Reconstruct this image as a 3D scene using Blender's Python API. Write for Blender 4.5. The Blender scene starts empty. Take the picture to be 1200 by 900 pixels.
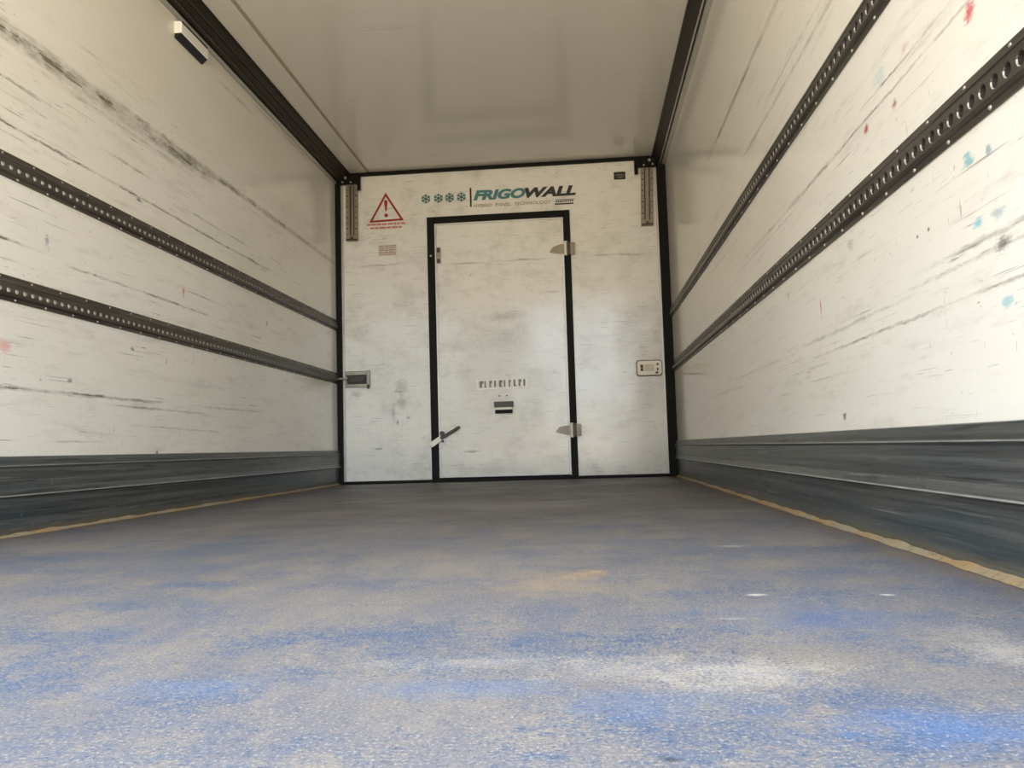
import bpy, bmesh, math, random
from mathutils import Vector, Matrix
random.seed(7)
SC = bpy.context.scene
COL = SC.collection

# ------------------------------------------------------------------ camera
F_PX, YAW, PITCH, ROLL = 943.6, 0.0858, 0.07942, -0.02929
cam_d = bpy.data.cameras.new('camera')
cam_d.sensor_fit = 'HORIZONTAL'
cam_d.sensor_width = 36.0
cam_d.lens = 36.0 * F_PX / 1200.0
cam_d.clip_start = 0.02
cam = bpy.data.objects.new('camera', cam_d)
COL.objects.link(cam)
f0 = Vector((-math.sin(YAW), math.cos(YAW), 0)); r0 = Vector((math.cos(YAW), math.sin(YAW), 0)); u0 = Vector((0, 0, 1))
f1 = math.cos(PITCH) * f0 + math.sin(PITCH) * u0
u1 = math.cos(PITCH) * u0 - math.sin(PITCH) * f0
r2 = math.cos(ROLL) * r0 + math.sin(ROLL) * u1
u2 = math.cos(ROLL) * u1 - math.sin(ROLL) * r0
mw = Matrix.Identity(4)
for i, v in enumerate((r2, u2, -f1)):
    mw[0][i], mw[1][i], mw[2][i] = v
mw.translation = Vector((0.5643, -5.8189, 0.2316))
cam.matrix_world = mw
SC.camera = cam

# ------------------------------------------------------------------ light: daylight through the open rear
SKY = (0.80, 0.91, 1.0, 1); SKY_S = 6.8
GROUND = (1.0, 0.82, 0.56, 1); GROUND_S = 5.6
SC.view_settings.view_transform = 'Standard'
SC.view_settings.look = 'None'
SC.view_settings.exposure = 0.36
SC.view_settings.gamma = 1.0
SC.view_settings.use_curve_mapping = False
REAR = -6.12            # the open rear end of the box

w = bpy.data.worlds.new('daylight'); SC.world = w; w.use_nodes = True
wt = w.node_tree; wt.nodes.clear()
wo = wt.nodes.new('ShaderNodeOutputWorld'); wb = wt.nodes.new('ShaderNodeBackground')
wc = wt.nodes.new('ShaderNodeTexCoord'); ws = wt.nodes.new('ShaderNodeSeparateXYZ')
wm = wt.nodes.new('ShaderNodeMapRange'); wm.interpolation_type = 'SMOOTHSTEP'
wm.inputs[1].default_value = -0.02; wm.inputs[2].default_value = 0.06
wx = wt.nodes.new('ShaderNodeMix'); wx.data_type = 'RGBA'
wx.inputs[6].default_value = tuple(c * GROUND_S for c in GROUND[:3]) + (1,)
wx.inputs[7].default_value = tuple(c * SKY_S for c in SKY[:3]) + (1,)
# the yard behind the truck: open sky, with an invented building patch added to place the bulkhead's bright reflection
def wmath(op, a, b=None):
    n = wt.nodes.new('ShaderNodeMath'); n.operation = op; n.use_clamp = op == 'MULTIPLY'
    for k, v in enumerate((a, b)):
        if isinstance(v, bpy.types.NodeSocket): wt.links.new(v, n.inputs[k])
        elif v is not None: n.inputs[k].default_value = v
    return n.outputs[0]
az = wmath('DIVIDE', ws.outputs[0], wmath('MAXIMUM', wmath('ABSOLUTE', ws.outputs[1]), .05))
wmask = wmath('MULTIPLY', wmath('LESS_THAN', az, -.055), wmath('MULTIPLY', wmath('GREATER_THAN', az, -.60), wmath('MULTIPLY', wmath('LESS_THAN', ws.outputs[2], .30), wmath('GREATER_THAN', ws.outputs[2], .0))))
wdim = wt.nodes.new('ShaderNodeMix'); wdim.data_type = 'RGBA'; wdim.inputs[7].default_value = (1.5, 1.45, 1.35, 1)
wt.links.new(wmask, wdim.inputs[0]); wt.links.new(wx.outputs[2], wdim.inputs[6])
wt.links.new(wc.outputs['Generated'], ws.inputs[0]); wt.links.new(ws.outputs[2], wm.inputs[0])
wt.links.new(wm.outputs[0], wx.inputs[0]); wt.links.new(wdim.outputs[2], wb.inputs[0]); wt.links.new(wb.outputs[0], wo.inputs[0])
pl = bpy.data.lights.new('rear_daylight_portal', 'AREA')
pl.shape = 'RECTANGLE'; pl.size = 2.46; pl.size_y = 2.33; pl.cycles.is_portal = True
po = bpy.data.objects.new('rear_daylight_portal', pl); COL.objects.link(po)
po.location = (0, REAR, 1.165); po.rotation_euler = (math.radians(90), 0, 0)


# ------------------------------------------------------------------ shader helpers
def s2l(*rgb):
    return tuple(((c / 255) / 12.92 if c / 255 <= .04045 else ((c / 255 + .055) / 1.055) ** 2.4) for c in rgb) + (1,)


class G:
    """small builder for procedural materials"""
    def __init__(self, name):
        self.m = bpy.data.materials.new(name); self.m.use_nodes = True
        self.t = self.m.node_tree; self.t.nodes.clear()
        self.out = self.t.nodes.new('ShaderNodeOutputMaterial')
        self.b = self.t.nodes.new('ShaderNodeBsdfPrincipled')
        self.t.links.new(self.b.outputs[0], self.out.inputs[0])
        g = self.t.nodes.new('ShaderNodeNewGeometry'); self.pos = g.outputs['Position']
        sp = self.t.nodes.new('ShaderNodeSeparateXYZ'); self.t.links.new(self.pos, sp.inputs[0])
        self.X, self.Y, self.Z = sp.outputs
    def put(self, sock, v):
        if isinstance(v, bpy.types.NodeSocket): self.t.links.new(v, sock)
        else: sock.default_value = v
    def m_(self, op, a, b=0.0, c=0.0, clamp=False):
        n = self.t.nodes.new('ShaderNodeMath'); n.operation = op; n.use_clamp = clamp
        self.put(n.inputs[0], a); self.put(n.inputs[1], b)
        if len(n.inputs) > 2: self.put(n.inputs[2], c)
        return n.outputs[0]
    def vec(self, x, y, z):
        n = self.t.nodes.new('ShaderNodeCombineXYZ')
        self.put(n.inputs[0], x); self.put(n.inputs[1], y); self.put(n.inputs[2], z)
        return n.outputs[0]
    def scaled(self, sx, sy, sz, off=0.0):
        n = self.t.nodes.new('ShaderNodeVectorMath'); n.operation = 'MULTIPLY_ADD'
        self.put(n.inputs[0], self.pos); n.inputs[1].default_value = (sx, sy, sz); n.inputs[2].default_value = (off, off * .7, off * 1.3)
        return n.outputs[0]
    def noise(self, v, scale=1.0, detail=4.0, rough=.55, col=False):
        n = self.t.nodes.new('ShaderNodeTexNoise'); self.put(n.inputs['Vector'], v)
        n.inputs['Scale'].default_value = scale; n.inputs['Detail'].default_value = detail; n.inputs['Roughness'].default_value = rough
        return n.outputs[1 if col else 0]
    def ramp(self, v, a, b, lo=0.0, hi=1.0):
        n = self.t.nodes.new('ShaderNodeMapRange'); n.interpolation_type = 'SMOOTHSTEP'
        self.put(n.inputs[0], v); n.inputs[1].default_value = a; n.inputs[2].default_value = b
        n.inputs[3].default_value = lo; n.inputs[4].default_value = hi
        return n.outputs[0]
    def mix(self, f, a, b):
        n = self.t.nodes.new('ShaderNodeMix'); n.data_type = 'RGBA'
        self.put(n.inputs[0], f); self.put(n.inputs[6], a); self.put(n.inputs[7], b)
        return n.outputs[2]
    def maxall(self, lst):
        r = lst[0]
        for v in lst[1:]: r = self.m_('MAXIMUM', r, v)
        return r
    def bump(self, h, strength=.2, dist=.01):
        n = self.t.nodes.new('ShaderNodeBump'); n.inputs['Strength'].default_value = strength; n.inputs['Distance'].default_value = dist
        self.put(n.inputs['Height'], h); self.t.links.new(n.outputs[0], self.b.inputs['Normal'])
    def done(self, col, rough=.5, metal=0.0, spec=.5):
        self.put(self.b.inputs['Base Color'], col); self.put(self.b.inputs['Roughness'], rough)
        self.put(self.b.inputs['Metallic'], metal); self.put(self.b.inputs['Specular IOR Level'], spec)
        return self.m
    # rubbed band along U (height v0, half width hw, from u0 to u1)
    def band(self, U, V, wob, v0, hw, u0, u1, s):
        d = self.m_('ABSOLUTE', self.m_('ADD', self.m_('SUBTRACT', V, v0), wob))
        m = self.m_('MULTIPLY_ADD', d, -1.0 / hw, 1.0, clamp=True)
        e = self.m_('MINIMUM', self.m_('SUBTRACT', U, u0), self.m_('SUBTRACT', u1, U))
        k = self.m_('MULTIPLY', e, 5.0, clamp=True)
        return self.m_('MULTIPLY', self.m_('MULTIPLY', m, k), s)
    def blob(self, U, V, n, u0, v0, ru, rv, s, soft=.5):
        a = self.m_('MULTIPLY', self.m_('SUBTRACT', U, u0), 1 / ru); b = self.m_('MULTIPLY', self.m_('SUBTRACT', V, v0), 1 / rv)
        d = self.m_('SQRT', self.m_('ADD', self.m_('MULTIPLY', a, a), self.m_('MULTIPLY', b, b)))
        e = self.m_('ADD', self.m_('SUBTRACT', 1.0, d), self.m_('MULTIPLY', n, 2.2))
        return self.m_('MULTIPLY', self.ramp(e, .0, soft), s)


def plain(name, rgb, rough=.5, metal=0.0, var=.08, spec=.5):
    g = G(name)
    n = g.noise(g.pos, 14, 4)
    c = s2l(*rgb)
    lo = tuple(v * (1 - var * 2) for v in c[:3]) + (1,); hi = tuple(min(1, v * (1 + var * 2)) for v in c[:3]) + (1,)
    return g.done(g.mix(n, lo, hi), rough, metal, spec)


WHITE = (0.835, 0.815, 0.765, 1)
DIRT = s2l(78, 69, 52)


def wall_material(name, bands, blobs, off):
    g = G(name)
    Y, Z = g.Y, g.Z
    wob = g.m_('MULTIPLY', g.m_('SUBTRACT', g.noise(g.scaled(0, 1.5, 0, off), 1, 3), .5), .024)
    wob = g.m_('ADD', wob, g.m_('MULTIPLY', g.m_('SUBTRACT', g.noise(g.scaled(1, 30, 60, off + 2), 1, 3), .5), .012))
    streak = g.ramp(g.noise(g.scaled(1, 5, 210, off), 1, 5, .7), .42, .60)
    clump = g.ramp(g.noise(g.scaled(1, 9, 26, off + 7), 1, 5, .7), .38, .62)
    patch = g.ramp(g.noise(g.scaled(1, 2.6, 7, off + 3), 1, 4), .42, .62)
    bn = g.maxall([g.band(Y, Z, wob, *b) for b in bands])
    tex = g.m_('MULTIPLY_ADD', g.m_('MULTIPLY', g.m_('MULTIPLY_ADD', streak, .65, .35), g.m_('MULTIPLY_ADD', clump, .85, .15)), .98, .06)
    bandm = g.m_('MULTIPLY', g.m_('MULTIPLY', bn, 1.55), tex)
    zone = g.ramp(Z, 1.95, 1.60)
    # fine cargo scratches: long hairlines, shorter dashes and nicks
    s1 = g.ramp(g.noise(g.scaled(1, 2.4, 170, off + 11), 1, 4, .6), .63, .70)
    s2 = g.ramp(g.noise(g.scaled(1, 9.0, 230, off + 23), 1, 3, .6), .65, .72)
    s3 = g.ramp(g.noise(g.scaled(1, 26, 120, off + 61), 1, 3, .6), .69, .75)
    scr = g.m_('MULTIPLY', g.m_('MULTIPLY', g.maxall([s1, s2, s3]), zone), g.m_('MULTIPLY_ADD', patch, .62, .14))
    v1 = g.m_('MULTIPLY', g.ramp(g.noise(g.scaled(1, 90, 14, off + 31), 1, 3), .70, .76), g.m_('MULTIPLY', zone, .38))
    spots = g.m_('MULTIPLY', g.ramp(g.noise(g.scaled(1, 40, 55, off + 5), 1, 3), .71, .77), g.m_('MULTIPLY', zone, .5))
    grime = g.m_('MULTIPLY', g.ramp(g.noise(g.scaled(1, 3.5, 22, off + 50), 1, 6, .7), .50, .78), g.m_('MULTIPLY', zone, .22))
    tot = g.m_('MINIMUM', g.maxall([bandm, scr, v1, spots, grime]), .88)
    haze = g.noise(g.scaled(1, .9, 3, off + 40), 1, 4)
    base = g.mix(g.ramp(haze, .35, .7, 0, .55), WHITE, (0.77, 0.735, 0.66, 1))
    c = g.mix(tot, base, DIRT)
    bnz = g.m_('ADD', g.m_('SUBTRACT', g.noise(g.scaled(1, 40, 60, off), 1, 5, .75), .5), g.m_('MULTIPLY', g.m_('SUBTRACT', streak, .5), .12))
    for (y, z, ry, rz, s, rgb) in blobs:
        c = g.mix(g.blob(Y, Z, bnz, y, z, ry, rz, s, .8), c, s2l(*rgb))
    rough = g.m_('MULTIPLY_ADD', tot, .3, g.m_('MULTIPLY_ADD', haze, .12, .09))
    return g.done(c, rough, 0, .5)


LEFT_BANDS = [(1.615, 0.045, -6, -2.0, 0.9), (1.64, 0.022, -3.0, 0, 0.84), (1.56, 0.02, -3.4, -2.2, 0.36), (1.312, 0.0075, -6, -1.2, 0.96), (1.46, 0.006, -6, -3.25, 0.84), (1.42, 0.0075, -3.0, -2.5, 0.66), (2.16, 0.012, -2.05, -1.45, 0.42), (2.225, 0.009, -1.6, -0.6, 0.36), (0.938, 0.0075, -6, -3.25, 0.96), (0.92, 0.0067, -3.2, -2.0, 0.84), (0.468, 0.009, -6, -2.5, 0.96), (0.475, 0.0075, -2.3, -1.4, 0.6), (0.3, 0.0053, -3.3, -2.9, 0.6), (0.36, 0.0053, -2.55, -1.9, 0.6), (1.172, 0.006, -3.1, -2.75, 0.48), (0.44, 0.0075, -3.0, -2.0, 0.6), (1.38, 0.006, -2.4, -1.5, 0.6), (1.0, 0.0053, -2.4, -1.9, 0.72)]
LEFT_BLOBS = [(-3.464, .598, .045, .03, .45, (226, 120, 128)), (-2.328, .987, .014, .03, .7, (196, 110, 105)), (-2.477, .654, .010, .022, .55, (214, 130, 125)),
              (-2.703, 1.301, .025, .012, .8, (92, 118, 140)), (-3.271, .982, .014, .03, .6, (120, 140, 165)), (-2.744, .674, .02, .009, .75, (90, 88, 84)),
              (-3.137, .514, .018, .009, .7, (100, 98, 95)), (-2.55, .258, .015, .012, .7, (70, 68, 66)), (-1.35, .99, .02, .02, .5, (130, 120, 105))]
RIGHT_BANDS = [(1.628, 0.0187, -6, -1.7, 0.75), (1.642, 0.0093, -1.9, -0.4, 0.53), (1.342, 0.0119, -6, -2.6, 0.69), (1.39, 0.0085, -6, -3.0, 0.37), (0.952, 0.0043, -6, -2.5, 0.8), (0.985, 0.0037, -4.6, -3.9, 0.75), (0.955, 0.0099, -3.9, -3.2, 0.53), (0.93, 0.0056, -3.4, -2.4, 0.53), (0.512, 0.0062, -4.2, -3.3, 0.58), (0.525, 0.0062, -6, -4.1, 0.54), (0.466, 0.005, -6, -3.4, 0.68), (0.439, 0.005, -3.65, -3.3, 0.68), (0.381, 0.0062, -3.25, -3.0, 0.68), (0.41, 0.0056, -6, -4.45, 0.63), (0.5, 0.0062, -3.2, -2.2, 0.32), (0.46, 0.0087, -2.6, -1.5, 0.27), (1.07, 0.0062, -2.6, -1.2, 0.42), (0.55, 0.0074, -6, -4.15, 0.54), (0.4, 0.0037, -3.9, -3.3, 0.32)]
RIGHT_BLOBS = [(-4.466, .932, .022, .028, .85, (200, 60, 78)), (-3.975, .929, .02, .018, .85, (178, 52, 66)), (-4.141, .918, .016, .014, .7, (150, 66, 70)), (-3.556, .595, .008, .03, .75, (205, 110, 105)),
               (-4.208, 1.005, .025, .012, .4, (205, 130, 135)), (-4.428, .695, .022, .017, .75, (96, 176, 190)), (-4.494, .688, .013, .013, .7, (120, 150, 165)), (-4.44, .58, .022, .013, .75, (112, 186, 205)),
               (-4.509, .579, .03, .011, .55, (130, 165, 180)), (-4.514, .437, .03, .010, .6, (120, 190, 205)), (-4.069, 1.009, .05, .03, .35, (165, 200, 212)), (-3.702, .289, .02, .012, .75, (60, 58, 56)),
               (-4.206, .621, .007, .006, .85, (40, 40, 40)), (-4.257, .621, .007, .006, .85, (40, 40, 40)), (-3.223, .684, .006, .022, .75, (70, 66, 62)), (-4.52, .53, .035, .014, .7, (70, 68, 66)), (-3.82, .70, .03, .02, .35, (120, 115, 105))]
M_left = wall_material('scuffed_white_panel_left', LEFT_BANDS, LEFT_BLOBS, 1.7)
M_right = wall_material('scuffed_white_panel_right', RIGHT_BANDS, RIGHT_BLOBS, 8.3)


def bulkhead_material(name, off):
    g = G(name); X, Z = g.X, g.Z
    wob = g.m_('MULTIPLY', g.m_('SUBTRACT', g.noise(g.scaled(3.0, 0, 0, off), 1, 3), .5), .06)
    streak = g.ramp(g.noise(g.scaled(7, 1, 110, off), 1, 5, .65), .42, .6)
    bands = [(1.60, .014, -.42, -.05, .75), (1.607, .010, -.05, .42, .6), (1.622, .010, -1.16, -.58, .5), (1.615, .012, .58, 1.14, .55), (.25, .007, -1.02, -.9, .7), (.215, .008, -.34, -.2, .7), (.217, .012, .55, .64, .85),
             (1.36, .008, .2, .36, .4), (.36, .006, .05, .12, .6), (.30, .006, .62, .85, .3), (1.12, .010, .7, 1.1, .35)]
    bn = g.maxall([g.band(X, Z, wob, *b) for b in bands])
    bandm = g.m_('MULTIPLY', bn, g.m_('MULTIPLY_ADD', streak, .7, .3))
    cl = g.ramp(g.noise(g.scaled(5.5, 1, 7.0, off + 2), 1, 7, .72), .45, .72, 0, .22)
    brush = g.ramp(g.noise(g.scaled(6, 1, 48, off + 17), 1, 5, .7), .50, .75, 0, .13)
    drip = g.m_('MULTIPLY', g.ramp(g.noise(g.scaled(70, 1, 2.5, off + 13), 1, 4), .60, .74, 0, .16), g.ramp(Z, 1.2, .5))
    scr = g.m_('MULTIPLY', g.ramp(g.noise(g.scaled(7, 1, 120, off + 9), 1, 4), .63, .71), .36)
    spots = g.m_('MULTIPLY', g.ramp(g.noise(g.scaled(30, 1, 36, off + 5), 1, 4, .65), .66, .74), .34)
    tot = g.m_('ADD', g.maxall([bandm, scr, spots, drip]), g.m_('ADD', cl, brush))
    tot = g.m_('MINIMUM', tot, .85)
    c = g.mix(tot, (0.775, 0.765, 0.725, 1), DIRT)
    nz = g.m_('SUBTRACT', g.noise(g.scaled(30, 1, 30, off), 1, 6, .75), .5)
    for (x, z, rx, rz, s, rgb) in [(-.755, .70, .06, .075, .42, (110, 106, 92)), (-.755, .585, .05, .06, .40, (112, 108, 94)), (-.815, .53, .018, .10, .32, (118, 116, 108)), (-.785, .44, .015, .02, .6, (80, 80, 78)),
                                   (-.705, .475, .018, .014, .6, (80, 80, 78)), (-.77, .668, .06, .008, .5, (90, 86, 76)), (.02, 1.19, .17, .045, .30, (95, 90, 82)), (.55, .63, .02, .02, .2, (120, 116, 110)),
                                   (-1.09, .66, .05, .03, .35, (120, 112, 100)), (-.22, 1.51, .010, .014, .5, (90, 86, 80)), (.885, .755, .014, .006, .6, (100, 98, 94)), (.36, .15, .08, .05, .25, (150, 160, 160)), (-.1, .08, .2, .03, .25, (140, 150, 148)), (-.24, .215, .07, .012, .6, (96, 98, 96)), (.30, .25, .10, .05, .22, (130, 134, 132)), (-.93, .255, .05, .010, .6, (96, 98, 98)), (.38, 1.36, .08, .012, .35, (110, 104, 94)), (-.35, 1.0, .2, .06, .16, (130, 124, 112)), (.02, 1.02, .22, .10, .16, (120, 114, 102))]:
        c = g.mix(g.blob(X, Z, nz, x, z, rx * 1.15, rz * 1.15, s * 1.15, 1.0), c, s2l(*rgb))
    rough = g.m_('MULTIPLY_ADD', g.noise(g.scaled(4, 1, 4, off), 1, 4), .18, .06)
    g.bump(g.noise(g.scaled(2.2, 1, 2.2, off), 1, 2), .25, .02)
    return g.done(c, rough, 0, .5)


M_bulk = bulkhead_material('scuffed_white_bulkhead', 4.2)
M_door = bulkhead_material('scuffed_white_door_skin', 4.2)

g = G('white_roof_lining')
n = g.noise(g.scaled(1.3, .5, 1, 2), 1, 4)
st = g.ramp(g.noise(g.scaled(1.2, 30, 1, 5), 1, 3), .62, .75, 0, .10)
M_ceil = g.done(g.mix(st, g.mix(n, (0.69, 0.665, 0.60, 1), (0.74, 0.715, 0.65, 1)), DIRT), g.m_('MULTIPLY_ADD', n, .08, .13), 0, .5)

# worn blue floor
g = G('worn_blue_floor')
X, Y = g.X, g.Y
big = g.noise(g.scaled(1.5, 1.9, 1, 3), 1, 6, .62)
mid = g.noise(g.scaled(6.5, 7.5, 1, 9), 1, 6, .68)
drag = g.noise(g.scaled(14, 5, 1, 15), 1, 5, .62)
fine = g.noise(g.scaled(1, 1, 1, 1), 260, 3, .75)
grain = g.noise(g.scaled(1, 1, 1, 6), 70, 4, .8)
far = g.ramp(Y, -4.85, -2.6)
blue = g.mix(g.ramp(mid, .35, .65), s2l(77, 97, 130), s2l(98, 108, 130))
dust = g.mix(g.ramp(drag, .35, .7), s2l(113, 113, 123), s2l(136, 130, 126))
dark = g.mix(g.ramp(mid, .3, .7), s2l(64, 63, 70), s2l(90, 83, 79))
wear = g.m_('ADD', g.m_('MULTIPLY', big, .42), g.m_('MULTIPLY', mid, .58))
wear = g.m_('ADD', wear, g.m_('MULTIPLY', g.m_('SUBTRACT', fine, .5), .42))
wear = g.m_('ADD', wear, g.m_('MULTIPLY', g.m_('SUBTRACT', grain, .5), .55))
c = g.mix(g.ramp(wear, .34, .57), blue, dust)
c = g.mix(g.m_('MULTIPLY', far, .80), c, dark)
c = g.mix(g.m_('MULTIPLY', g.ramp(g.noise(g.scaled(2.6, 3.0, 1, 31), 1, 5), .52, .72), .40), c, s2l(132, 126, 122))
nz = g.m_('SUBTRACT', g.noise(g.scaled(16, 20, 1, 2), 1, 6, .75), .5)
nz = g.m_('ADD', nz, g.m_('MULTIPLY', g.m_('SUBTRACT', fine, .5), .6))
for (x, y, rx, ry, s, rgb) in [(.50, -4.40, .15, .20, .40, (172, 150, 120)), (.56, -4.33, .06, .07, .5, (196, 160, 106)), (.72, -4.985, .10, .07, .65, (186, 180, 174)), (1.0, -4.89, .06, .12, .55, (188, 181, 174)),
                               (.60, -4.96, .10, .06, .4, (182, 176, 170)), (.86, -4.72, .17, .14, .55, (76, 105, 154)), (.86, -5.13, .13, .06, .65, (70, 112, 172)), (.62, -5.07, .12, .05, .45, (82, 116, 164)),
                               (.45, -5.02, .14, .045, .45, (86, 117, 162)), (.16, -5.02, .12, .045, .45, (88, 117, 160)), (.30, -4.2, .3, .3, .30, (150, 143, 138)), (-.3, -3.9, .25, .35, .45, (76, 90, 110)), (.45, -4.93, .14, .04, .35, (186, 180, 170)),
                               (.885, -3.97, .03, .02, .6, (180, 178, 176)), (.815, -4.554, .018, .010, .8, (222, 220, 214)), (1.003, -4.568, .014, .010, .8, (226, 224, 218)), (.75, -4.72, .035, .010, .5, (190, 192, 200)), (.62, -5.20, .010, .006, .8, (50, 50, 54))]:
    c = g.mix(g.blob(X, Y, nz, x, y, rx * 1.2, ry * 1.2, s, 1.1), c, s2l(*rgb))
c = g.mix(g.ramp(fine, .55, .68, 0, .60), c, s2l(190, 187, 186))
c = g.mix(g.ramp(fine, .45, .32, 0, .60), c, s2l(58, 58, 70))
c = g.mix(g.ramp(grain, .56, .70, 0, .28), c, s2l(176, 170, 162))
c = g.mix(g.ramp(grain, .44, .30, 0, .40), c, s2l(62, 66, 78))
edge = g.ramp(g.m_('ABSOLUTE', X), 1.12, 1.22, 0, .6)
c = g.mix(edge, c, s2l(112, 96, 82))
g.bump(g.m_('ADD', fine, grain), .35, .003)
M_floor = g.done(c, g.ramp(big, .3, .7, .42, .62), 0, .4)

# kick plate metal
g = G('dull_kick_plate')
a = g.noise(g.scaled(1, .8, 60, 3), 1, 6, .7); b2 = g.noise(g.scaled(1, 3, 110, 13), 1, 5)
c = g.mix(g.ramp(a, .3, .7), s2l(58, 61, 61), s2l(108, 111, 110))
c = g.mix(g.ramp(b2, .60, .70, 0, .45), c, s2l(150, 152, 148))
c = g.mix(g.ramp(g.noise(g.scaled(1, 4, 70, 33), 1, 5), .58, .70, 0, .7), c, s2l(38, 42, 44))
c = g.mix(g.ramp(g.noise(g.scaled(1, 1.2, 9, 21), 1, 5), .48, .72, 0, .6), c, s2l(64, 84, 94))
c = g.mix(g.ramp(g.noise(g.scaled(1, 60, 20, 27), 1, 3), .70, .77, 0, .6), c, s2l(170, 174, 176))
c = g.mix(g.ramp(g.Z, .035, .010, 0, .5), c, s2l(126, 116, 92))
M_kick = g.done(c, g.m_('MULTIPLY_ADD', a, .2, .30), .35, .5)

g = G('dark_grey_track')
a = g.noise(g.scaled(1, 3, 60, 3), 1, 4)
M_track = g.done(g.mix(g.ramp(a, .3, .75), s2l(54, 50, 45), s2l(88, 83, 76)), .42, .15)
M_holewall = plain('lit_hole_rim', (150, 145, 136), .45, .2)  # light caught on the hole rims and walls, put into the colour
M_cup = plain('pale_hole_cup', (232, 229, 222), .5, .0)  # left rails: daylight reaching into the holes, painted as a pale tone
M_holedark = plain('dark_hole_cup', (46, 43, 40), .6, .1)  # right rails: shade inside the holes, painted as a dark tone
M_rivet = plain('bright_rivet', (168, 164, 156), .45, .3)
M_black = plain('black_rubber_seal', (15, 14, 13), .6, 0, .08, .18)
M_trim = plain('dark_brown_roof_profile', (40, 34, 28), .5, 0, .08, .3)
M_trimgroove = plain('pale_groove_line', (112, 102, 90), .4, .4)
M_alu = plain('grey_aluminium_edge', (176, 174, 170), .38, .4)
M_steel = plain('brushed_steel', (112, 104, 92), .40, .6, .3)
M_darksteel = plain('dirty_dark_steel', (52, 48, 44), .42, .5)
M_taupe = plain('stained_grey_rail', (138, 129, 116), .42, .3, .22)
g = G('yellowed_sealant')
a = g.noise(g.scaled(1, 5, 1, 3), 1, 5, .7); b2 = g.noise(g.pos, 60, 4, .7)
c = g.mix(g.ramp(a, .35, .65), s2l(146, 138, 120), s2l(158, 128, 86))
M_bead = g.done(g.mix(g.ramp(b2, .5, .7, 0, .6), c, s2l(92, 82, 68)), .65, 0, .3)
M_seam = plain('grey_seam_sealant', (168, 156, 136), .6)
M_whitepl = plain('white_plastic', (246, 245, 242), .35, 0, .02)
M_crest = plain('ridge_highlight', (150, 153, 150), .4, .3, .25)  # highlight along the kick plate ridges, put into the colour
M_cream = plain('cream_plastic', (240, 236, 222), .35, 0, .03)
M_gasket = plain('grey_gasket', (112, 112, 106), .5)
M_red = plain('red_print', (150, 26, 34), .5, 0, .05)
M_pink = plain('faded_red_print', (196, 110, 108), .5, 0, .08)
M_teal = plain('teal_print', (66, 126, 130), .5, 0, .05)
M_ink = plain('near_black_print', (24, 26, 30), .5, 0, .05)
M_olive = plain('olive_print', (146, 128, 84), .5, 0, .05)
M_mauve = plain('faded_mauve_print', (158, 136, 128), .5, 0, .08)
M_greyprint = plain('rubbed_grey_print', (124, 122, 114), .55, 0, .1)
M_frost = plain('pale_green_print', (186, 196, 172), .5, 0, .05)
M_worn = plain('worn_white_film', (246, 246, 238), .5, 0, .02)


# ------------------------------------------------------------------ geometry helpers
def box(bm, x0, x1, y0, y1, z0, z1, bev=0.0, mat=0):
    vs = [bm.verts.new((x, y, z)) for x in (x0, x1) for y in (y0, y1) for z in (z0, z1)]
    fs = [(0, 1, 3, 2), (4, 6, 7, 5), (0, 4, 5, 1), (2, 3, 7, 6), (0, 2, 6, 4), (1, 5, 7, 3)]
    faces = [bm.faces.new([vs[i] for i in f]) for f in fs]
    for f in faces: f.material_index = mat
    if bev:
        es = list({e for f in faces for e in f.edges})
        r = bmesh.ops.bevel(bm, geom=es, offset=bev, segments=2, affect='EDGES', profile=.5)
        for f in r['faces']: f.material_index = mat
    return faces


def prism(bm, pts, axis, a, b, mat=0):
    """extrude a closed 2-D outline along an axis: axis 'y' -> pts are (x,z); 'x' -> (y,z); 'z' -> (x,y)"""
    def P(p, t):
        return {'y': (p[0], t, p[1]), 'x': (t, p[0], p[1]), 'z': (p[0], p[1], t)}[axis]
    va = [bm.verts.new(P(p, a)) for p in pts]; vb = [bm.verts.new(P(p, b)) for p in pts]
    n = len(pts); fs = []
    for i in range(n):
        fs.append(bm.faces.new((va[i], va[(i + 1) % n], vb[(i + 1) % n], vb[i])))
    fs.append(bm.faces.new(va)); fs.append(bm.faces.new(vb))
    for f in fs: f.material_index = mat
    return fs


def cyl(bm, p, axis, r, h, n=16, r2=None, mat=0):
    ax = Vector(axis).normalized()
    q = ax.to_track_quat('Z', 'Y').to_matrix().to_4x4()
    M = Matrix.Translation(Vector(p) + ax * h / 2) @ q
    r_ = bmesh.ops.create_cone(bm, cap_ends=True, segments=n, radius1=r, radius2=r if r2 is None else r2, depth=h, matrix=M)
    for v in r_['verts']:
        for f in v.link_faces: f.material_index = mat


def rrect(x0, x1, z0, z1, r, n=4):
    pts = []
    for cx, cz, a0 in ((x1 - r, z1 - r, 0), (x0 + r, z1 - r, 90), (x0 + r, z0 + r, 180), (x1 - r, z0 + r, 270)):
        for k in range(n + 1):
            a = math.radians(a0 + 90 * k / n); pts.append((cx + r * math.cos(a), cz + r * math.sin(a)))
    return pts


def obj(name, bm, mats, parent=None, smooth=False):
    bmesh.ops.recalc_face_normals(bm, faces=bm.faces)
    me = bpy.data.meshes.new(name); bm.to_mesh(me); bm.free()
    for m in (mats if isinstance(mats, (list, tuple)) else [mats]): me.materials.append(m)
    if smooth:
        for p in me.polygons: p.use_smooth = True
    o = bpy.data.objects.new(name, me); COL.objects.link(o)
    if parent: o.parent = parent; o.matrix_parent_inverse = Matrix.Translation(-parent.location)
    return o


def tag(o, label=None, cat=None, group=None, kind=None):
    if label: o['label'] = label
    if cat: o['category'] = cat
    if group: o['group'] = group
    if kind: o['kind'] = kind
    return o


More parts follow.
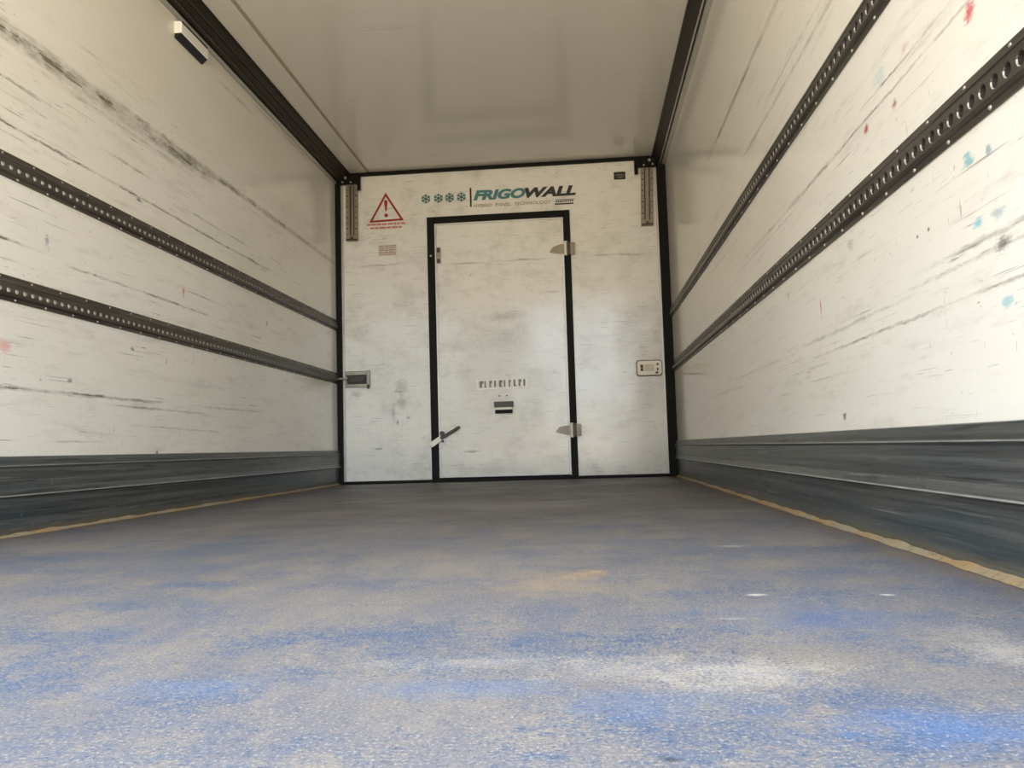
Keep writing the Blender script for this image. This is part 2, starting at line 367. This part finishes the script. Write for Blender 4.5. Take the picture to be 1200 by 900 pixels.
def empty(name, loc):
    o = bpy.data.objects.new(name, None); o.empty_display_size = .05; o.location = loc; COL.objects.link(o); return o


def struct(name, bm, mats, label=None, cat=None):
    return tag(obj(name, bm, mats), label, cat, None, 'structure')


B = bmesh.new
HW, HT = 1.23, 2.33

# ------------------------------------------------------------------ the box: floor, walls, roof
bm = B(); box(bm, -HW - .08, HW + .08, REAR, .09, -.12, 0)
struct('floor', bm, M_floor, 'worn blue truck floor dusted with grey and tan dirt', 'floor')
bm = B(); box(bm, -HW - .08, -HW, REAR, .09, 0.0, 2.45)
struct('wall_left', bm, M_left, 'left white side wall with a broad dark rub mark near the top', 'wall')
bm = B(); box(bm, HW, HW + .08, REAR, .09, 0.0, 2.45)
struct('wall_right', bm, M_right, 'right white side wall with red and teal paint marks', 'wall')
bm = B()
box(bm, -.962, HW, REAR, .09, HT, 2.45)
box(bm, -HW, -.985, REAR, .09, HT, 2.45)
box(bm, -.985, -.962, REAR, .09, HT + .003, 2.45, mat=1)
struct('ceiling', bm, [M_ceil, M_seam], 'smooth off-white roof lining with one lengthwise seam', 'ceiling')
# bulkhead with the doorway left open
DX0, DX1, DZ0, DZ1 = -.535, .523, .020, 1.960
bm = B()
box(bm, -HW, DX0, 0, .08, 0, HT); box(bm, DX1, HW, 0, .08, 0, HT); box(bm, DX0, DX1, 0, .08, DZ1, HT); box(bm, DX0, DX1, 0, .08, 0, DZ0)
struct('wall_back', bm, M_bulk, 'white front bulkhead around the central door', 'wall')

# kick plates along both side walls
for side, sx in (('left', -1), ('right', 1)):
    x = lambda d: sx * (HW - d)
    prof = [(x(0), .004), (x(.006), .004), (x(.008), .10), (x(.010), .121), (x(.024), .127), (x(.023), .1305), (x(.018), .150), (x(.018), .214),
            (x(.023), .220), (x(.023), .223), (x(.016), .229), (x(.014), .250), (x(0), .252)]
    bm = B(); fs = prism(bm, prof, 'y', REAR, -.032)
    for i in (4, 8): fs[i].material_index = 1  # ridge faces that carry the painted highlight
    struct('baseboard_' + side, bm, [M_kick, M_crest], 'dull grey ridged kick plate at the foot of the %s side wall' % side, 'kick plate')
    # sealant bead in the floor corner
    bm = B()
    segs = 260; rows = []
    for i in range(segs + 1):
        yy = REAR + (-.04 - REAR) * i / segs
        k = .013 + .002 * math.sin(i * .37) + .0015 * math.sin(i * .93) + random.uniform(-.0012, .0012)
        rows.append([bm.verts.new((x(.004), yy, .001)), bm.verts.new((x(.004), yy, k * .9)), bm.verts.new((x(.006 + k * .55), yy, k * .42)), bm.verts.new((x(.006 + k * 1.15), yy, .001))])
    for i in range(segs):
        for j in range(4):
            bm.faces.new((rows[i][j], rows[i][(j + 1) % 4], rows[i + 1][(j + 1) % 4], rows[i + 1][j]))
    bm.faces.new(rows[0]); bm.faces.new(rows[-1])
    struct('trim_%d' % (1 if sx < 0 else 2), bm, M_bead, 'yellowed sealant bead between floor and %s kick plate' % side, 'sealant')

# roof corner profiles
bm = B()
A, C = (-1.228, 2.262), (-1.112, 2.329)
prof = [(-1.229, 2.329), (-1.229, 2.250), (-1.222, 2.246), (-1.212, 2.262)]
for k, (t, d) in enumerate([(.14, .0), (.20, .006), (.30, .006), (.34, -.002), (.40, .006), (.58, .006), (.62, -.002), (.68, .006), (.86, .008), (.92, -.003), (1.0, 0)]):
    prof.append((A[0] + (C[0] - A[0]) * t + d * .5, A[1] + (C[1] - A[1]) * t - d * .86))
fs = prism(bm, prof, 'y', REAR, -.004)
for i in (1, 2): fs[i].material_index = 1
for i in (6, 10): fs[i].material_index = 2
struct('trim_3', bm, [M_trim, M_alu, M_trimgroove], 'dark grooved profile along the left roof corner', 'roof profile')
bm = B()
prof = [(1.229, 2.329), (1.135, 2.329), (1.139, 2.318), (1.156, 2.310), (1.160, 2.300), (1.172, 2.290), (1.184, 2.277), (1.188, 2.272), (1.194, 2.266), (1.198, 2.270), (1.204, 2.262), (1.210, 2.264), (1.229, 2.252)]
fs = prism(bm, prof, 'y', REAR, -.004)
for i in (7, 8, 10, 11): fs[i].material_index = 1
struct('trim_4', bm, [M_trim, M_alu], 'dark profile with a bright lip along the right roof corner', 'roof profile')
# end frame: corner posts, head and sill seals, with thin aluminium edges
bm = B(); box(bm, -1.2295, -1.192, -.03, -.0005, .0, 2.329, .004)
struct('trim_5', bm, M_black, 'black corner seal between bulkhead and left wall', 'corner seal')
bm = B(); box(bm, 1.166, 1.2295, -.03, -.0005, .0, 2.329, .004)
struct('trim_6', bm, M_black, 'black corner seal between bulkhead and right wall', 'corner seal')
bm = B(); box(bm, -1.19, 1.164, -.025, -.0005, 2.304, 2.329, .003)
struct('trim_7', bm, M_black, 'black seal between bulkhead and roof', 'corner seal')
bm = B(); box(bm, -1.19, 1.164, -.03, -.0005, .0005, .021, .003)
struct('trim_8', bm, M_black, 'black sill seal between bulkhead and floor', 'corner seal')
bm = B()
box(bm, -1.191, -1.174, -.006, -.0005, .022, 2.303); box(bm, 1.150, 1.165, -.006, -.0005, .022, 2.303)
struct('trim_9', bm, M_alu, 'thin grey edge strips framing the bulkhead', 'edge strip')

# ------------------------------------------------------------------ perforated load rails on the side walls
PITCH_H = 0.0375


def load_rail(side, z0, label, ys):
    """z0 = lower edge; ys = how far back the rivets are seen"""
    sx = -1 if side == 'left' else 1
    fx = lambda d: sx * (HW - d)
    root = empty('load_rail', (sx * HW, -3.2, z0))
    tag(root, label, 'load rail', 'perforated load rails on the side walls')
    y0, y1 = -6.05, -.034
    zc = z0 + .033; hb, ht = z0 + .016, z0 + .051
    H = .081
    bm = B()
    D = .015
    # lower flange, body and upper flange around the punched strip
    low = [(fx(.0005), z0), (fx(.004), z0), (fx(.005), z0 + .011), (fx(.012), z0 + .013), (fx(D), hb), (fx(.0005), hb)]
    # the strip above the holes has one shallow bead
    up = [(fx(.0005), ht), (fx(D), ht), (fx(D), z0 + .054), (fx(D + .002), z0 + .056), (fx(D), z0 + .058), (fx(D - .001), z0 + .063), (fx(.006), z0 + .066), (fx(.005), z0 + .078), (fx(.004), z0 + H), (fx(.0005), z0 + H)]
    prism(bm, low, 'y', y0, y1); prism(bm, up, 'y', y0, y1)
    # punched strip
    n = int((y1 - y0) / PITCH_H); r = .0080 if sx < 0 else .0108; ya = -3.506 - PITCH_H / 2
    k0 = math.ceil((y0 - ya) / PITCH_H); cells = []
    k = k0
    while ya + (k + 1) * PITCH_H <= y1:
        cells.append(ya + k * PITCH_H); k += 1
    S = 12
    x_f, x_c, x_b = fx(D), fx(D - (.0015 if sx < 0 else .0022)), fx(.004 if sx > 0 else .009)
    bands_ = [(y0, cells[0]), (cells[-1] + PITCH_H, y1)]
    for a, b in bands_:
        if b - a > 1e-5: box(bm, *(sorted((fx(.0005), x_f))), a, b, hb, ht)
    for yc0 in cells:
        yc = yc0 + PITCH_H / 2
        outer, r1, r2, r3 = [], [], [], []
        hy, hz1, hz0 = PITCH_H / 2, ht - zc, hb - zc
        for s in range(S):
            a = 2 * math.pi * (s + .5) / S; c, sn = math.cos(a), math.sin(a)
            hz = hz1 if sn > 0 else -hz0
            t = min(hy / max(abs(c), 1e-6), hz / max(abs(sn), 1e-6))
            outer.append(bm.verts.new((x_f, yc + c * t, zc + sn * t)))
            r1.append(bm.verts.new((x_f, yc + c * (r + .0015), zc + sn * (r + .0015))))
            r2.append(bm.verts.new((x_c, yc + c * r, zc + sn * r)))
            r3.append(bm.verts.new((x_b, yc + c * r * .92, zc + sn * r * .92)))
        corners = {}
        for (cy, cz) in ((hy, hz1), (-hy, hz1), (-hy, hz0), (hy, hz0)):
            corners[(cy > 0, cz > 0)] = bm.verts.new((x_f, yc + cy, zc + cz))
        for s in range(S):
            q = (s + 1) % S
            bm.faces.new((outer[s], outer[q], r1[q], r1[s]))
            f = bm.faces.new((r1[s], r1[q], r2[q], r2[s])); f.material_index = 1 if (sx > 0 and math.sin(2 * math.pi * (s + 1) / S) < .1) else 0  # right rails: painted light on the lower half of the rim only
            f = bm.faces.new((r2[s], r2[q], r3[q], r3[s])); f.material_index = 1 if sx < 0 else 3
            A_, B_ = outer[s].co, outer[q].co
            if abs(A_.y - B_.y) > 1e-6 and abs(A_.z - B_.z) > 1e-6:
                m = ((A_ + B_) / 2); bm.faces.new((outer[s], corners[(m.y > yc, m.z > zc)], outer[q]))
        f = bm.faces.new(r3); f.material_index = 2 if sx < 0 else 3
    body = obj('punched_profile', bm, [M_track, M_holewall, M_cup, M_holedark], root)
    # rivets
    proto = None
    for zr, ph in ((z0 + .006, 0.0), (z0 + .072, .075)):
        y = -4.519 + ph if sx > 0 else -4.45 + ph
        y = y + .1465 * math.ceil((ys - y) / .1465)
        while y < -.1:
            if proto is None:
                b = B(); cyl(b, (0, 0, 0), (-sx, 0, 0), .0046, .0025, 10, .003)
                me = None
                proto = obj('rivet', b, M_rivet, root); r_ = proto
            else:
                r_ = proto.copy(); COL.objects.link(r_); r_.parent = root
            r_.matrix_parent_inverse = Matrix.Identity(4)
            r_.location = Vector((fx(.0045), y, zr)) - root.location
            y += .1465
    return root


load_rail('left', .741, 'lower perforated dark rail on the left side wall', -3.7)
load_rail('left', 1.135, 'upper perforated dark rail on the left side wall', -3.7)
load_rail('right', .741, 'lower perforated dark rail on the right side wall', -4.8)
load_rail('right', 1.131, 'upper perforated dark rail on the right side wall', -4.3)

# ------------------------------------------------------------------ the door in the bulkhead
door = empty('door_1', (0, 0, DZ0)); tag(door, 'scuffed white door in a black seal frame', 'door', None, 'structure')
bm = B(); box(bm, -.482, .476, -.012, .06, .030, 1.912, .003)
obj('door_leaf', bm, M_door, door)
bm = B()
box(bm, -.5365, -.4825, -.020, .07, .0205, 1.9615, .004); box(bm, .4765, .5245, -.020, .07, .0205, 1.9615, .004)
box(bm, -.4825, .4765, -.020, .07, 1.9125, 1.9615, .004); box(bm, -.4825, .4765, -.020, .07, .0215, .0295, .001)
obj('door_seal', bm, M_black, door)
bm = B()
box(bm, -.481, -.464, -.0155, -.0121, .032, 1.910, .001); box(bm, .458, .475, -.0155, -.0121, .032, 1.910, .001)
box(bm, -.464, .458, -.0155, -.0121, 1.896, 1.910, .001); box(bm, -.464, .458, -.0155, -.0121, .032, .044, .001)
tag(obj('door_edge', bm, M_alu, door), 'grey aluminium edging round the door leaf')


def hinge(z, tip):
    b = B()
    # leaf on the door, tapering towards its tip
    pts = [(.372, z + tip - .010), (.400, z + tip + .022), (.455, z + .034), (.478, z + .034), (.478, z - .034), (.455, z - .034), (.405, z + tip - .026), (.372, z + tip - .016)]
    prism(b, pts, 'y', -.024, -.0158)
    for hx, hz in ((.402, tip), (.442, .018), (.442, -.018)): cyl(b, (hx, -.024, z + hz), (0, -1, 0), .006, .003, 10)
    h = obj('hinge', b, M_steel, door)
    b = B(); cyl(b, (.486, -.030, z - .046), (0, 0, 1), .011, .092, 16); cyl(b, (.486, -.030, z - .052), (0, 0, 1), .013, .006, 16); cyl(b, (.486, -.030, z + .046), (0, 0, 1), .013, .006, 16)
    tag(obj('hinge_knuckle', b, M_cream, h, smooth=False), 'bright hinge knuckle')
    b = B(); prism(b, rrect(.505, .556, z - .044, z + .044, .008), 'y', -.028, -.0205)
    for hz in (-.026, .026): cyl(b, (.537, -.028, z + hz), (0, -1, 0), .006, .003, 10)
    obj('frame_plate', b, M_steel, h)
    b = B(); box(b, .494, .520, -.034, -.022, z - .050, z + .050, .003)
    tag(obj('hinge_arm', b, M_darksteel, h), 'dull dark hinge arm')


hinge(1.672, -.004); hinge(.348, .004)
# small keeper high on the left edge of the door
b = B(); prism(b, rrect(-.470, -.436, 1.608, 1.730, .006), 'y', -.022, -.0158)
kp = obj('keeper_plate', b, M_taupe, door)
b = B(); box(b, -.462, -.442, -.034, -.0222, 1.690, 1.722, .003); box(b, -.462, -.442, -.034, -.0222, 1.614, 1.640, .003)
tag(obj('keeper_lug', b, M_darksteel, kp), 'two dark lugs')
b = B(); cyl(b, (-.510, -.0205, 1.668), (0, -1, 0), .009, .006, 14, .006)
tag(obj('seal_bolt', b, M_alu, door), 'small pale bolt in the black seal')
# latch lever low on the left edge
b = B(); prism(b, rrect(-.470, -.430, .275, .412, .010), 'y', -.024, -.0158)
lt = obj('lever_plate', b, M_alu, door)
b = B(); cyl(b, (-.452, -.0242, .352), (0, -1, 0), .018, .020, 18); cyl(b, (-.450, -.0242, .296), (0, -1, 0), .010, .010, 14)
tag(obj('lever_pivot', b, M_darksteel, lt), 'dark pivot and screw')
b = B(); box(b, -.010, .125, -.006, .006, -.011, .011, .003)
box(b, .105, .150, -.007, .007, -.008, .012, .003)
lv = obj('lever_arm', b, M_darksteel, lt)
lv.matrix_parent_inverse = Matrix.Identity(4)
lv.matrix_basis = Matrix.Translation(Vector((-.452, -.046, .343)) - door.location) @ Matrix.Rotation(-.50, 4, 'Y')
lv.matrix_parent_inverse = Matrix.Identity(4)
b = B(); box(b, -.100, -.012, -.006, .006, -.019, .019, .003)
lw = obj('lever_grip', b, M_cream, lt)
lw.matrix_parent_inverse = Matrix.Identity(4)
lw.matrix_basis = Matrix.Translation(Vector((-.452, -.046, .343)) - door.location) @ Matrix.Rotation(-.58, 4, 'Y')
tag(lw, 'bright white grip end of the lever'); tag(lv, 'dark lever arm')
# pull handle
b = B(); prism(b, rrect(-.068, .072, .528, .570, .006), 'y', -.034, -.0122)
ph = tag(obj('pull_handle', b, M_darksteel, door), 'dark pull handle in the middle of the door')
b = B(); box(b, -.058, .062, -.040, -.0122, .510, .5275, .003)
tag(obj('handle_lip', b, M_cream, ph), 'pale lip under the handle')
b = B(); prism(b, rrect(-.062, .064, .484, .5095, .004), 'y', -.030, -.0122)
tag(obj('handle_cup', b, M_black, ph), 'black cup under the handle')
b = B()
for hx in (-.030, .024): cyl(b, (hx, -.0121, .612), (0, -1, 0), .006, .003, 10)
tag(obj('screw', b, M_darksteel, door), 'two small dark screws above the handle')

# worn number sticker on the door
st_ = tag(obj('number_sticker', (lambda b: (prism(b, [(-.192, .660), (.193, .662), (.195, .742), (.182, .742), (.182, .673), (-.183, .671), (-.183, .735), (-.194, .735)], 'y', -.0135, -.0125),
          prism(b, [(-.184, .726), (-.02, .727), (-.02, .735), (-.184, .735)], 'y', -.0135, -.0125), prism(b, [(.07, .734), (.186, .735), (.186, .742), (.07, .741)], 'y', -.0135, -.0125), b)[-1])(B()), M_worn),
          'worn white frame sticker of rubbed grey strokes, above the door pull', 'sticker')
xs = -.172
widths = [.022, .012, .016, .016, .020, .014, .012, .016, .018, .018]
b = B()
for i, wd in enumerate(widths):
    z_ = .676 + .0004 * i
    box(b, xs, xs + wd * .8, -.0134, -.0125, z_, z_ + .048)
    if i % 2 == 0: box(b, xs + wd * .8, xs + wd * 1.3, -.0134, -.0125, z_ + .030, z_ + .048)
    if i % 3 == 1: box(b, xs + wd * .55, xs + wd * 1.1, -.0134, -.0125, z_, z_ + .010)
    xs += .0355
tag(obj('rubbed_strokes', b, M_greyprint, st_), 'rubbed-out grey strokes')


# ------------------------------------------------------------------ lettering
def lettering(name, txt, x0, x1, z0, z1, mat, parent, shear=0.0, bold=0.0, y=-.0022):
    cu = bpy.data.curves.new(name, 'FONT'); cu.body = txt; cu.size = 1; cu.shear = shear; cu.offset = bold; cu.extrude = .01; cu.resolution_u = 4
    to = bpy.data.objects.new(name, cu); COL.objects.link(to)
    dg = bpy.context.evaluated_depsgraph_get()
    me = bpy.data.meshes.new_from_object(to.evaluated_get(dg))
    bpy.data.objects.remove(to); bpy.data.curves.remove(cu)
    xs_ = [v.co.x for v in me.vertices]; ys_ = [v.co.y for v in me.vertices]
    ax, bx, ay, by = min(xs_), max(xs_), min(ys_), max(ys_)
    for v in me.vertices:
        px = x0 + (v.co.x - ax) / (bx - ax) * (x1 - x0); pz = z0 + (v.co.y - ay) / (by - ay) * (z1 - z0)
        v.co = (px, y - v.co.z * .06, pz)
    me.materials.clear(); me.materials.append(mat); me.name = name
    o = bpy.data.objects.new(name, me); COL.objects.link(o)
    if parent: o.parent = parent; o.matrix_parent_inverse = Matrix.Translation(-parent.location)
    return o


logo = empty('logo_decal', (0, -.001, 2.03))
tag(logo, 'panel maker logo with four snowflakes and teal and black lettering above the door', 'logo')
for i, cx in enumerate((-.542, -.447, -.362, -.274)):
    b = B(); R_ = .037
    for a in range(6):
        M = Matrix.Translation((cx, 0, 2.107 + (.0 if i else .0))) @ Matrix.Rotation(math.radians(60 * a + 30), 4, 'Y')
        for (p, q, wd) in ((( 0, 0), (R_, 0), .0040), ((R_ * .50, 0), (R_ * .80, R_ * .34), .0036), ((R_ * .50, 0), (R_ * .80, -R_ * .34), .0036)):
            d = Vector((q[0] - p[0], 0, q[1] - p[1])); nn = Vector((-d.z, 0, d.x)).normalized() * wd
            P0, P1 = Vector((p[0], 0, p[1])), Vector((q[0], 0, q[1]))
            ring = [P0 + nn, P1 + nn, P1 - nn, P0 - nn]
            va = [b.verts.new(M @ (v + Vector((0, -.0022, 0)))) for v in ring]; vb = [b.verts.new(M @ (v + Vector((0, -.0008, 0)))) for v in ring]
            for k in range(4): b.faces.new((va[k], va[(k + 1) % 4], vb[(k + 1) % 4], vb[k]))
            b.faces.new(va); b.faces.new(vb)
    obj('snowflake', b, M_teal, logo)
b = B(); box(b, -.210, -.197, -.0024, -.0008, 2.028, 2.172)
obj('divider_bar', b, M_ink, logo)
lettering('teal_lettering', 'FRIGO', -.184, .206, 2.073, 2.150, M_teal, logo, .26, .052)
lettering('black_lettering', 'WALL', .200, .578, 2.072, 2.148, M_ink, logo, .26, .052)
lettering('small_lettering', 'HYBRID  PANEL  TECHNOLOGY', -.184, .394, 2.021, 2.045, M_olive, logo, .15, .006)
b = B(); box(b, .418, .556, -.0024, -.0008, 2.008, 2.018)
for k in range(9): box(b, .426 + k * .0150, .426 + k * .0150 + .010, -.0024, -.0008, 2.024 + .0005 * k, 2.036 + .0005 * k)
box(b, .424, .564, -.0024, -.0008, 2.043, 2.047)
obj('small_box_mark', b, M_ink, logo)

# warning triangle sticker
ws_ = empty('warning_sticker', (-.845, -.001, 1.90))
tag(ws_, 'red warning triangle sticker with exclamation mark, left of the logo', 'sticker')
T = [(-.847, 2.172), (-.976, 1.948), (-.712, 1.954)]
cxm = sum(p[0] for p in T) / 3; czm = sum(p[1] for p in T) / 3
Ti = [(cxm + (p[0] - cxm) * .80, czm + (p[1] - czm) * .80) for p in T]
b = B()
for i in range(3):
    j = (i + 1) % 3
    prism(b, [T[i], T[j], Ti[j], Ti[i]], 'y', -.0024, -.0008)
obj('triangle_outline', b, M_red, ws_)
b = B()
prism(b, [(-.860, 2.108), (-.852, 2.116), (-.842, 2.116), (-.834, 2.108), (-.836, 2.080), (-.842, 2.030), (-.851, 2.030), (-.858, 2.080)], 'y', -.0024, -.0008)
cyl(b, (-.8455, -.0008, 1.998), (0, -1, 0), .0145, .0016, 16)
obj('exclamation_mark', b, M_red, ws_)
b = B(); rr = random.Random(3)
for (xa, xb, z_) in ((-.992, -.702, 1.925), (-.968, -.728, 1.898)):
    xx = xa
    while xx < xb:
        wd = min(rr.uniform(.02, .05), xb - xx); box(b, xx, xx + wd, -.0024, -.0008, z_, z_ + .014); xx += wd + .006
obj('red_text_lines', b, M_pink, ws_)

# small faded information sticker
b = B(); prism(b, rrect(-.914, -.768, 1.688, 1.778, .004), 'y', -.0016, -.0006)
inf = tag(obj('information_sticker', b, plain('yellowed_film', (214, 206, 190), .5, 0, .03)), 'small faded sticker of mauve text below the warning triangle', 'sticker')
b = B()
for k in range(5):
    xx = -.905; z_ = 1.697 + k * .0155
    while xx < -.785:
        wd = min(rr.uniform(.015, .045), -.776 - xx); box(b, xx, xx + wd, -.0026, -.0017, z_, z_ + .009); xx += wd + .004
obj('faded_text', b, M_mauve, inf)

# little black plate top right
b = B(); prism(b, rrect(.858, .942, 2.171, 2.227, .004), 'y', -.006, -.0006)
bp_ = tag(obj('black_plate', b, M_ink), 'small black plate with a pale line near the upper right corner', 'plate')
b = B(); box(b, .885, .928, -.0072, -.0062, 2.183, 2.190); box(b, .872, .930, -.0072, -.0062, 2.200, 2.206)
tag(obj('plate_print', b, M_greyprint, bp_), 'faint pale print')


# ------------------------------------------------------------------ corner brackets with hanging slotted rails
def hanging_rail(xc, xbot, sx, label, dark):
    root = empty('slotted_rail', (xc, -.02, 1.81)); tag(root, label, 'rail', 'slotted rails hanging in the upper corners')
    b = B()
    x0, x1 = xc - .044, xc + .044; k = xbot - xc
    def q(x, z): return x + k * (2.25 - z) / .44
    zt, zb = 2.236, 1.812
    for (a, c, d) in ((x0, x0 + .020, -.030), (x0 + .020, x0 + .034, -.024), (x0 + .034, x1 - .034, -.030), (x1 - .034, x1 - .020, -.024), (x1 - .020, x1, -.030)):
        va = [b.verts.new((q(x, z), y, z)) for (x, z) in ((a, zt), (c, zt), (c, zb), (a, zb)) for y in (d, -.002)]
        for f in ((0, 2, 4, 6), (1, 7, 5, 3), (0, 1, 3, 2), (2, 3, 5, 4), (4, 5, 7, 6), (6, 7, 1, 0)): b.faces.new([va[i] for i in f])
    obj('rail_body', b, M_taupe, root)
    b = B()
    for (a, c) in (((x0 + .024, x0 + .031), (x1 - .031, x1 - .024)) if sx > 0 else ((x0 + .030, x0 + .042), (x1 - .030, x1 - .025))):
        va = [b.verts.new((q(x, z), y, z)) for (x, z) in ((a, 2.232), (c, 2.232), (c, 1.852), (a, 1.852)) for y in (-.0312, -.0300)]
        for f in ((0, 2, 4, 6), (1, 7, 5, 3), (0, 1, 3, 2), (2, 3, 5, 4), (4, 5, 7, 6), (6, 7, 1, 0)): b.faces.new([va[i] for i in f])
    tag(obj('groove', b, M_darksteel, root), 'dark lengthwise grooves')
    b = B()
    for i in range(9):
        z_ = 1.86 + i * .042
        for hx in (x0 + .011, x1 - .011):
            cyl(b, (q(hx, z_), -.0295, z_), (0, -1, 0), .0060 if i % 2 else .0045, .0012, 10)
    tag(obj('slots', b, M_darksteel, root), 'two rows of dark holes')
    b = B(); prism(b, [(q(xc - .042, 1.815), 1.813), (q(xc + .042, 1.815), 1.813), (q(xc + .042, 1.82), 1.823), (q(xc + .014, 1.82), 1.824), (q(xc, 1.83), 1.846), (q(xc - .014, 1.82), 1.824), (q(xc - .042, 1.82), 1.823)], 'y', -.036, -.0305)
    tag(obj('end_clip', b, M_darksteel, root), 'dark arrow-shaped end clip')
    return root


hanging_rail(-1.100, -1.104, -1, 'slotted grey rail hanging in the upper left corner of the bulkhead', 0)
hanging_rail(1.098, 1.084, 1, 'slotted grey rail hanging in the upper right corner of the bulkhead', 0)


def corner_bracket(sx, xo, xi, label):
    root = empty('corner_bracket', (xo, -.03, 2.26)); tag(root, label, 'bracket', 'black brackets in the upper corners')
    b = B()
    a, c = sorted((xo, xi))
    box(b, a, c, -.052, -.0315, 2.238, 2.303, .004)
    box(b, min(xi, xi - sx * -.026), max(xi, xi - sx * -.026), -.046, -.0315, 2.190, 2.2375, .003)
    obj('bracket_body', b, M_black, root)
    for (bx, bz, br) in ((xo + (xi - xo) * .30, 2.286, .011), (xo + (xi - xo) * .16, 2.254, .008), (xo + (xi - xo) * .56, 2.250, .008)):
        b = B(); cyl(b, (bx, -.0525, bz), (0, -1, 0), br, .008, 14, br * .7)
        tag(obj('bolt', b, M_rivet, root), 'bright bolt head')
    return root


corner_bracket(-1, -1.188, -1.028, 'black bolted bracket in the upper left corner of the bulkhead')
corner_bracket(1, 1.162, 1.006, 'black bolted bracket in the upper right corner of the bulkhead')

# ------------------------------------------------------------------ flush latch, left of the bulkhead
b = B()
X0, X1, Z0, Z1 = -1.172, -.985, .712, .832
box(b, X0, X1, -.014, -.0006, Z1 - .030, Z1, .003); box(b, X0, X1, -.014, -.0006, Z0, Z0 + .026, .003)
box(b, X1 - .026, X1, -.016, -.0006, Z0 - .004, Z1 + .002, .003); box(b, X0, X0 + .012, -.014, -.0006, Z0 + .026, Z1 - .030, .002)
fl = tag(obj('flush_latch', b, plain('tarnished_grey_metal', (128, 126, 116), .38, .6, .2)), 'recessed metal latch beside the left corner seal', 'latch')
b = B(); box(b, X0 + .013, X1 - .027, -.004, -.0006, Z0 + .027, Z1 - .031)
tag(obj('latch_recess', b, M_ink, fl), 'dark recess')
b = B(); prism(b, rrect(X0 + .020, X1 - .040, .752, .792, .012), 'y', -.013, -.0042)
tag(obj('latch_paddle', b, M_darksteel, fl), 'dark paddle')
b = B(); cyl(b, (-1.212, -.037, .778), (1, -.0, -.03), .007, .064, 12)
tag(obj('latch_rod', b, M_alu, fl), 'bright rod reaching over the corner seal')
b = B(); box(b, -1.008, -.990, -.024, -.0165, .700, .730, .003)
tag(obj('latch_tab', b, M_darksteel, fl), 'dark tab at the lower corner')

# ------------------------------------------------------------------ cream switch plate on the right
b = B(); prism(b, rrect(.962, 1.148, .716, .834, .022, 5), 'y', -.008, -.0006)
sp_ = tag(obj('switch_plate', b, M_gasket), 'cream rounded switch plate with grey rim beside the right corner seal', 'switch')
b = B(); prism(b, rrect(.970, 1.142, .726, .826, .018, 5), 'y', -.016, -.0081)
tag(obj('cover', b, M_cream, sp_), 'cream cover')
b = B(); box(b, .992, 1.012, -.020, -.0162, .778, .800, .002); box(b, .992, 1.012, -.020, -.0162, .754, .776, .002)
tag(obj('rocker_switch', b, M_darksteel, sp_), 'dark rocker switch')
b = B(); prism(b, rrect(1.020, 1.088, .752, .802, .008), 'y', -.0185, -.0162)
tag(obj('pale_insert', b, plain('beige_plastic', (214, 206, 188), .5), sp_), 'beige insert')
b = B(); cyl(b, (1.114, -.0162, .800), (0, -1, 0), .009, .003, 14)
tag(obj('small_button', b, M_gasket, sp_), 'grey button')
b = B(); box(b, 1.108, 1.120, -.019, -.0162, .754, .774, .002); box(b, 1.098, 1.116, -.018, -.0162, .732, .748, .003)
tag(obj('red_button', b, plain('dull_red_plastic', (110, 78, 74), .5), sp_), 'dull reddish button')

# ------------------------------------------------------------------ interior lamp high on the left wall
b = B(); prism(b, [(-1.2295, 2.168), (-1.198, 2.168), (-1.194, 2.174), (-1.194, 2.214), (-1.200, 2.222), (-1.2295, 2.226)], 'y', -2.42, -2.16)
lp = tag(obj('interior_lamp', b, M_whitepl), 'small white and black lamp high on the left wall below the roof profile', 'lamp')
b = B(); prism(b, [(-1.2295, 2.146), (-1.222, 2.146), (-1.198, 2.1675), (-1.2295, 2.1675)], 'y', -2.42, -2.16)
tag(obj('lamp_base', b, M_ink, lp), 'black underside')
b = B(); prism(b, [(-1.2295, 2.2265), (-1.200, 2.2225), (-1.196, 2.228), (-1.2295, 2.232)], 'y', -2.405, -2.16)
tag(obj('lamp_gasket', b, M_ink, lp), 'black top edge')
